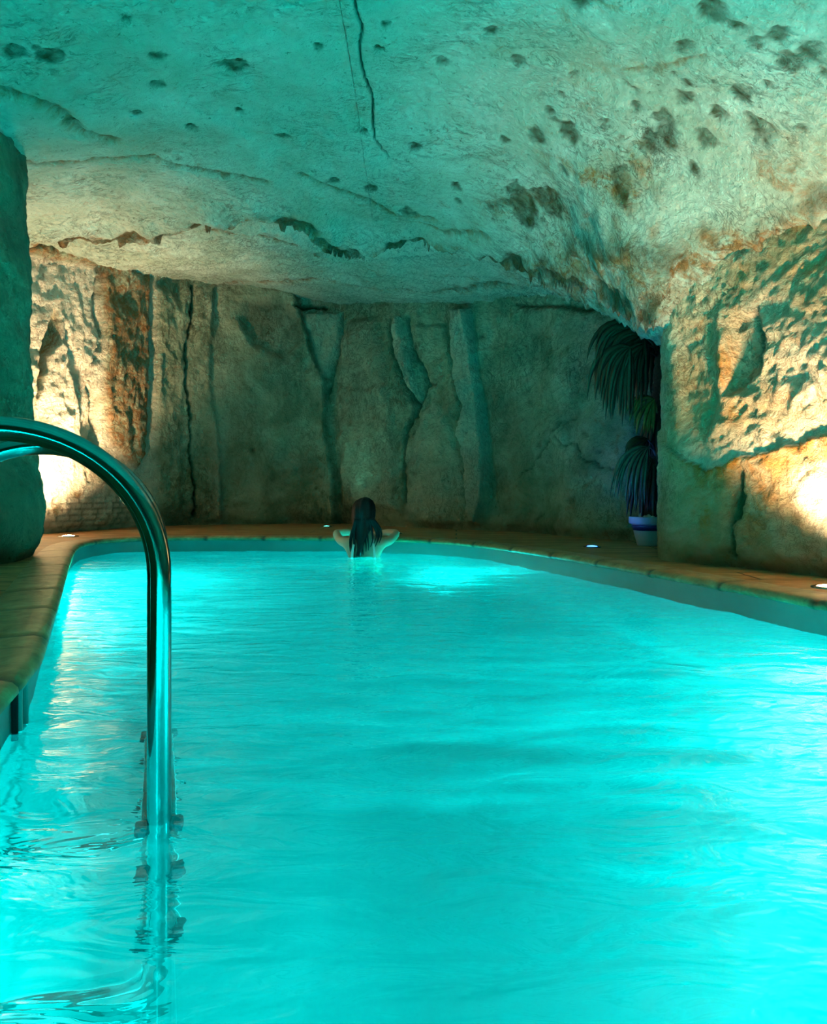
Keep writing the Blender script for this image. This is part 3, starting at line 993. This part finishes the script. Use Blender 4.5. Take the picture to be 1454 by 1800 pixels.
# ------------------------------------------------------------------ ladder
RX, RXD, CZ, RR, PR = 0.0, -0.50, 0.43, 0.25, 0.0205
ladder = thing('pool_ladder', 'polished steel pool ladder with arched rails and black-capped treads at left edge', 'ladder', (-0.447, 1.25, 0))
ladder.rotation_euler = (0, 0, math.radians(19.7))
oz = Vector((0, 0, 0))


def rail(Yr):
    pts = []
    cxm = (RX + RXD) / 2
    bot = -0.47
    r2 = 0.10
    # underwater end that bends to the wall with a slope
    wx = -0.325
    pts.append((wx, Yr, bot - 0.14))
    pts.append((RX - 0.20, Yr, bot - 0.115))
    for a in np.linspace(80, 0, 9):
        pts.append((RX - r2 + r2 * math.cos(math.radians(-a)), Yr, bot - 0.02 + r2 * math.sin(math.radians(-a))))
    for zz in np.linspace(bot, CZ, 12)[1:]:
        pts.append((RX, Yr, zz))
    for a in np.linspace(0, 180, 41)[1:]:
        pts.append((cxm + RR * math.cos(math.radians(a)), Yr, CZ + RR * math.sin(math.radians(a))))
    pts.append((RXD, Yr, DECK + 0.1))
    pts.append((RXD, Yr, DECK - 0.02))
    bm = bmesh.new()
    tube(bm, [Vector(p) + oz for p in pts], PR, 28)
    r = bm_obj('rail', bm, M_steel, ladder)
    bm = bmesh.new()
    lathe(bm, [(PR * 1.02, 0.035), (PR * 1.3, 0.030), (0.042, 0.012), (0.048, 0.004), (0.048, -0.002), (PR, -0.002)], 28, Vector((RXD, Yr, DECK + 0.002)) + oz)
    bm_obj('flange', bm, M_steel, r)
    bm = bmesh.new()
    d = Vector((-1, 0, -0.08)).normalized()
    tube(bm, [Vector((wx + 0.02, Yr, bot - 0.137)) + oz, Vector((wx - 0.004, Yr, bot - 0.14)) + oz], [0.027, 0.030], 20)
    bm_obj('wall_foot', bm, M_rubber, r)


NEARY, FARY = 0.0, 0.50
rail(NEARY)
rail(FARY)
for zt in (-0.035, -0.225, -0.415):
    bm = bmesh.new()
    box(bm, Vector((RX, (NEARY + FARY) / 2, zt)) + oz, (0.062, FARY - NEARY - 0.06, 0.026), bevel=0.006)
    for k in range(-3, 4):
        box(bm, Vector((RX + k * 0.008, (NEARY + FARY) / 2, zt + 0.0145)) + oz, (0.003, FARY - NEARY - 0.08, 0.004))
    tr = bm_obj('tread', bm, M_tread, ladder, smooth=False)
    for yy in (NEARY + 0.012, FARY - 0.012):
        for sx in (-1, 1):
            bm = bmesh.new()
            box(bm, Vector((RX + sx * 0.0305, yy, zt - 0.002)) + oz, (0.021, 0.036, 0.034), bevel=0.006)
            cp = bm_obj('end_cap', bm, M_rubber, tr, smooth=False)

# ------------------------------------------------------------------ skimmer inlet on the left pool wall
p, nrm = wall_frame(1.74, True)
sk = thing('skimmer_inlet', 'white rectangular skimmer faceplate with dark slot on near left pool wall', 'skimmer', (p[0], p[1], 0.045))
sk.rotation_euler = (0, 0, math.atan2(nrm[1], nrm[0]))
bm = bmesh.new()
for (yy, zz, w_, h_) in [(-0.034, 0, 0.016, 0.135), (0.034, 0, 0.016, 0.135), (0, 0.060, 0.084, 0.016), (0, -0.060, 0.084, 0.016)]:
    box(bm, (0.008, yy, zz), (0.018, w_, h_), bevel=0.003)
bm_obj('frame', bm, M_liner, sk, smooth=False)
bm = bmesh.new()
box(bm, (0.002, 0, 0), (0.008, 0.055, 0.108))
bm_obj('weir_plate', bm, M_liner, sk, smooth=False)
bm = bmesh.new()
box(bm, (0.008, 0.0, 0), (0.006, 0.022, 0.085), bevel=0.002)
bm_obj('slot', bm, M_slot, sk, smooth=False)
p2, n2 = wall_frame(1.66, True)
bm = bmesh.new()
box(bm, (0.006, 0, 0), (0.014, 0.012, 0.16), bevel=0.003)
js = bm_obj('gasket_strip', bm, M_rubber, sk, smooth=False)
js.location = (0.0, -0.062, -0.004)

# ------------------------------------------------------------------ bather
BX, BY = -0.425, 6.12
person = thing('person', 'person with long wet black hair seen from behind leaning on the far pool edge', 'person', (BX, BY, 0))


def skin_mesh(name, nodes, edges, mat, parent, root, sub=2):
    me = bpy.data.meshes.new(name)
    me.from_pydata([n_[0] for n_ in nodes], edges, [])
    o = link(bpy.data.objects.new(name, me), parent)
    md = o.modifiers.new('skin', 'SKIN')
    md.use_smooth_shade = True
    for i, n_ in enumerate(nodes):
        sv = me.skin_vertices[0].data[i]
        r = n_[1]
        sv.radius = r if hasattr(r, '__len__') else (r, r)
        sv.use_root = (i == root)
    ms = o.modifiers.new('sub', 'SUBSURF')
    ms.levels = ms.render_levels = sub
    me.materials.append(mat)
    return o


FL = FZ + 0.02
nodes = [
    ((0, 0.0, -0.36), (0.150, 0.105)),      # 0 pelvis (root)
    ((0, 0.0, -0.20), (0.115, 0.085)),      # 1 waist
    ((0, 0.01, -0.04), (0.130, 0.085)),     # 2 ribs
    ((0, 0.02, 0.08), (0.140, 0.085)),      # 3 chest
    ((0, 0.035, 0.165), (0.075, 0.060)),    # 4 neck root
    ((0, 0.055, 0.235), (0.048, 0.050)),    # 5 neck
    ((0, 0.075, 0.315), (0.066, 0.072)),    # 6 skull low
    ((0, 0.075, 0.400), (0.076, 0.092)),    # 7 skull
    ((0, 0.070, 0.465), (0.052, 0.060)),    # 8 crown
]
edges = [(0, 1), (1, 2), (2, 3), (3, 4), (4, 5), (5, 6), (6, 7), (7, 8)]


def limb(start, chain):
    prev = start
    for c_ in chain:
        nodes.append(c_)
        edges.append((prev, len(nodes) - 1))
        prev = len(nodes) - 1
    return prev


for s in (-1, 1):
    sh = limb(3, [((s * 0.150, 0.035, 0.115), 0.050)])
    el = limb(sh, [((s * 0.215, 0.14, 0.125), 0.042), ((s * 0.275, 0.27, 0.185), 0.038)])
    wr_ = limb(el, [((s * 0.19, 0.40, 0.185), 0.035), ((s * 0.085, 0.50, 0.170), 0.024)])
    palm = limb(wr_, [((s * 0.050, 0.535, 0.163), (0.034, 0.016)), ((s * 0.012, 0.57, 0.158), (0.034, 0.013))])
    base = Vector((s * 0.012, 0.57, 0.158))
    dv = Vector((-s * 0.74, 0.67, 0)).normalized()
    sv = Vector((0.67 * s, 0.74, 0)).normalized()
    for k, (off, ln) in enumerate([(-0.027, 0.060), (-0.009, 0.072), (0.009, 0.068), (0.026, 0.052)]):
        q0 = base + sv * off + dv * 0.012
        limb(palm, [(tuple(q0), 0.0085), (tuple(q0 + dv * ln * 0.55 + Vector((0, 0, 0.004))), 0.0078), (tuple(q0 + dv * ln + Vector((0, 0, -0.006))), 0.0065)])
    th = Vector(nodes[palm - 1][0])
    limb(palm - 1, [(tuple(th - sv * 0.036 + dv * 0.012), 0.011), (tuple(th - sv * 0.052 + dv * 0.045), 0.0085)])
    limb(0, [((s * 0.085, 0.0, -0.48), 0.082), ((s * 0.092, 0.02, -0.76), 0.055), ((s * 0.095, 0.0, -0.92), 0.047), ((s * 0.098, -0.02, FL + 0.04), 0.032), ((s * 0.105, 0.06, FL + 0.012), (0.036, 0.022)), ((s * 0.115, 0.15, FL + 0.006), (0.030, 0.014))])
body = skin_mesh('body', nodes, edges, M_skin, person, 0)


def ell(bm, c, r, seg=16, rings=10):
    res = bmesh.ops.create_uvsphere(bm, u_segments=seg, v_segments=rings, radius=1)
    bmesh.ops.transform(bm, matrix=Matrix.Translation(c) @ Matrix.Diagonal((*r, 1)), verts=res['verts'])


# face features (turned away towards the rock wall)
bm = bmesh.new()
tube(bm, [(0, 0.160, 0.385), (0, 0.178, 0.352), (0, 0.172, 0.342)], [0.008, 0.013, 0.010], 10)
bm_obj('nose', bm, M_skin, person)
bm = bmesh.new()
tube(bm, [(-0.022, 0.153, 0.318), (0, 0.164, 0.320), (0.022, 0.153, 0.318)], [0.003, 0.007, 0.003], 8)
bm_obj('mouth', bm, plain('lips', (0.45, 0.13, 0.12), 0.4), person)
for s in (-1, 1):
    bm = bmesh.new(); ell(bm, (s * 0.030, 0.152, 0.385), (0.012, 0.010, 0.007)); bm_obj('eye', bm, M_white, person)
    bm = bmesh.new(); ell(bm, (s * 0.078, 0.075, 0.375), (0.008, 0.018, 0.030)); bm_obj('ear', bm, M_skin, person)

# hair: cap, falling mass and loose strands
bm = bmesh.new()
rings = []
prof = [(0.512, 0.012, 0.012, 0.045, 0.008), (0.502, 0.040, 0.045, 0.045, 0.004), (0.480, 0.074, 0.075, 0.042, 0), (0.445, 0.094, 0.100, 0.04, -0.002), (0.400, 0.102, 0.112, 0.035, -0.004), (0.350, 0.101, 0.095, 0.018, -0.006),
        (0.300, 0.092, 0.075, 0.0, -0.008), (0.250, 0.078, 0.055, -0.025, -0.012), (0.200, 0.058, 0.040, -0.045, -0.018), (0.150, 0.040, 0.030, -0.062, -0.024), (0.100, 0.028, 0.022, -0.074, -0.028), (0.050, 0.020, 0.018, -0.080, -0.034), (0.010, 0.016, 0.010, -0.082, -0.036)]
SG = 40
for (zz, rx, ry, oy, ox) in prof:
    ring = []
    for k in range(SG):
        a = 2 * PI * k / SG
        wv = 1 + 0.05 * math.sin(a * 9 + zz * 10) + 0.03 * math.sin(a * 17)
        ring.append(bm.verts.new((ox + rx * wv * math.cos(a), oy + ry * wv * math.sin(a), zz)))
    rings.append(ring)
for r0, r1 in zip(rings[:-1], rings[1:]):
    for k in range(SG):
        bm.faces.new((r0[k], r0[(k + 1) % SG], r1[(k + 1) % SG], r1[k]))
bm.faces.new(rings[0]); bm.faces.new(rings[-1][::-1])
rs = random.Random(3)
strands = [(-0.075, -0.105, 0.02), (-0.06, -0.085, -0.01), (-0.05, -0.09, 0.0), (-0.03, -0.06, -0.005), (0.0, -0.05, 0.0), (0.03, -0.012, 0.03), (0.045, 0.01, 0.05), (0.06, 0.05, 0.09),
           (0.07, 0.085, 0.12), (0.08, 0.115, 0.115), (0.085, 0.14, 0.12), (0.05, 0.03, 0.06), (-0.02, -0.03, -0.01), (-0.08, -0.115, 0.05), (0.02, 0.0, 0.02), (0.075, 0.10, 0.09)]
for (x0, x1, ze) in strands:
    pts, rad = [], []
    for k in range(12):
        t = k / 11
        zz = 0.33 * (1 - t) + ze * t
        back = -0.085 + 0.03 * math.sin(t * 2.2) - 0.02 * t
        bow = 0.012 * math.sin(t * PI * 1.6 + x0 * 60)
        pts.append((x0 + (x1 - x0) * t ** 0.8 + bow + (0.0 if x1 < 0.05 else 0.02 * math.sin(t * PI)), back + 0.02 * (1 - t), zz))
        rad.append(0.013 * (1 - t) + 0.003)
    tube(bm, pts, rad, 7)
bm_obj('hair', bm, M_hair, person)

# swimwear: strap down each side of the back and a band around the ribs
top = bmesh.new()
for (x0, x1) in ((0.075, 0.098), (-0.075, -0.098)):
    rows = []
    for k in range(14):
        t = k / 13
        zz = 0.155 - 0.215 * t
        xx = x0 + (x1 - x0) * math.sin(t * PI * 0.6)
        yy = -0.092 + 0.075 * (1 - t) ** 3 + 0.012 * math.sin(t * PI) * -1
        rows.append([top.verts.new((xx - 0.010, yy, zz)), top.verts.new((xx + 0.010, yy - 0.001, zz)), top.verts.new((xx + 0.010, yy - 0.006, zz)), top.verts.new((xx - 0.010, yy - 0.005, zz))])
    for r0, r1 in zip(rows[:-1], rows[1:]):
        for k in range(4):
            top.faces.new((r0[k], r0[(k + 1) % 4], r1[(k + 1) % 4], r1[k]))
rings = []
for zz in (-0.050, -0.056, -0.080, -0.086):
    g = 0.006 if zz in (-0.056, -0.080) else 0.0
    rings.append([top.verts.new(((0.142 + g) * math.cos(2 * PI * k / 40), 0.01 + (0.098 + g) * math.sin(2 * PI * k / 40), zz)) for k in range(40)])
for r0, r1 in zip(rings[:-1], rings[1:]):
    for k in range(40):
        top.faces.new((r0[k], r0[(k + 1) % 40], r1[(k + 1) % 40], r1[k]))
bm_obj('bikini_top', top, M_suit, person)

# ------------------------------------------------------------------ potted palm
PX, PY = 1.86, 5.62
palm_t = thing('potted_palm', 'dark drooping fan palm in a pale pot with painted-in blue light beside right rock', 'potted plant', (PX, PY, DECK))
bm = bmesh.new()
lathe(bm, [(0.085, 0.0), (0.09, 0.012), (0.100, 0.05), (0.118, 0.12), (0.130, 0.165), (0.134, 0.172), (0.150, 0.174), (0.153, 0.182), (0.153, 0.222), (0.150, 0.230), (0.140, 0.230), (0.138, 0.20), (0.05, 0.195)], 40)
pot = bm_obj('pot', bm, M_pot, palm_t)
bm = bmesh.new()
lathe(bm, [(0.1215, 0.125), (0.1225, 0.122), (0.1335, 0.162), (0.1325, 0.166)], 40)
band = bm_obj('blue_light_band', bm, M_potblue, pot)  # blue lamp light on the pot painted in as a band
bm = bmesh.new()
lathe(bm, [(0.137, 0.196), (0.137, 0.205), (0.10, 0.212), (0.03, 0.218)], 30)
bm_obj('soil', bm, M_soil, palm_t)
for (sx, sy, r, st) in [(-0.085, -0.06, 0.016, 1.8), (-0.03, -0.085, 0.022, 1.0), (-0.055, -0.075, 0.018, 1.0), (0.0, -0.09, 0.020, 0.8)]:
    bm = bmesh.new()
    ell(bm, (sx, sy, 0.212 + r * st * 0.7), (r, r * 0.9, r * st), 12, 8)
    bm_obj('pebble', bm, M_pebble, palm_t)
bm = bmesh.new()
tp, tr_ = [], []
for k in range(40):
    t = k / 39
    tp.append((0.03 + 0.06 * t + 0.01 * math.sin(t * 9), 0.02 * math.sin(t * 4), 0.20 + 1.32 * t))
    tr_.append(0.075 - 0.03 * t + 0.010 * (k % 2))
tube(bm, tp, tr_, 18)
bm_obj('trunk', bm, M_trunk, palm_t)


def frond(hub, n, a0, a1, length, droop, mat, width=0.011, yspread=0.5, seed=1, stalk=None):
    """fan leaf: pointed folded blades that leave the hub in a fan and hang down"""
    rs = random.Random(seed)
    bm = bmesh.new()
    hub = Vector(hub)
    if stalk:
        tube(bm, [Vector(stalk), (Vector(stalk) + hub) / 2 + Vector((0, 0, 0.03)), hub], [0.010, 0.008, 0.006], 8)
    for i in range(n):
        a = math.radians(a0 + (a1 - a0) * (i + rs.uniform(-0.4, 0.4)) / max(1, n - 1))
        dirv = Vector((math.cos(a), rs.uniform(-yspread, yspread), math.sin(a))).normalized()
        L = length * rs.uniform(0.75, 1.1)
        p = hub.copy()
        rows = []
        steps = 11
        for k in range(steps + 1):
            t = k / steps
            w = width * (0.5 + 1.4 * math.sin(min(1, t * 2.2) * PI / 2)) * (1 - t ** 2.2) + 0.0008
            side = dirv.cross(Vector((0.2, 1, 0.1))).normalized()
            rows.append([bm.verts.new(p - side * w), bm.verts.new(p + Vector((0, -0.3 * w, 0)) ), bm.verts.new(p + side * w), bm.verts.new(p + Vector((0, 0.002, 0)))])
            p = p + dirv * (L / steps)
            dirv = (dirv + Vector((0, 0, -droop * (0.5 + t) / steps * rs.uniform(0.7, 1.3)))).normalized()
        for r0, r1 in zip(rows[:-1], rows[1:]):
            for k in range(4):
                bm.faces.new((r0[k], r0[(k + 1) % 4], r1[(k + 1) % 4], r1[k]))
    return bm_obj('frond', bm, mat, palm_t)


def loc_of(px, py, Y=5.6):
    v = pix(px, py, Y)
    return (v[0] - PX, v[1] - PY, v[2] - DECK)


top_of = (0.09, 0.0, 1.48)
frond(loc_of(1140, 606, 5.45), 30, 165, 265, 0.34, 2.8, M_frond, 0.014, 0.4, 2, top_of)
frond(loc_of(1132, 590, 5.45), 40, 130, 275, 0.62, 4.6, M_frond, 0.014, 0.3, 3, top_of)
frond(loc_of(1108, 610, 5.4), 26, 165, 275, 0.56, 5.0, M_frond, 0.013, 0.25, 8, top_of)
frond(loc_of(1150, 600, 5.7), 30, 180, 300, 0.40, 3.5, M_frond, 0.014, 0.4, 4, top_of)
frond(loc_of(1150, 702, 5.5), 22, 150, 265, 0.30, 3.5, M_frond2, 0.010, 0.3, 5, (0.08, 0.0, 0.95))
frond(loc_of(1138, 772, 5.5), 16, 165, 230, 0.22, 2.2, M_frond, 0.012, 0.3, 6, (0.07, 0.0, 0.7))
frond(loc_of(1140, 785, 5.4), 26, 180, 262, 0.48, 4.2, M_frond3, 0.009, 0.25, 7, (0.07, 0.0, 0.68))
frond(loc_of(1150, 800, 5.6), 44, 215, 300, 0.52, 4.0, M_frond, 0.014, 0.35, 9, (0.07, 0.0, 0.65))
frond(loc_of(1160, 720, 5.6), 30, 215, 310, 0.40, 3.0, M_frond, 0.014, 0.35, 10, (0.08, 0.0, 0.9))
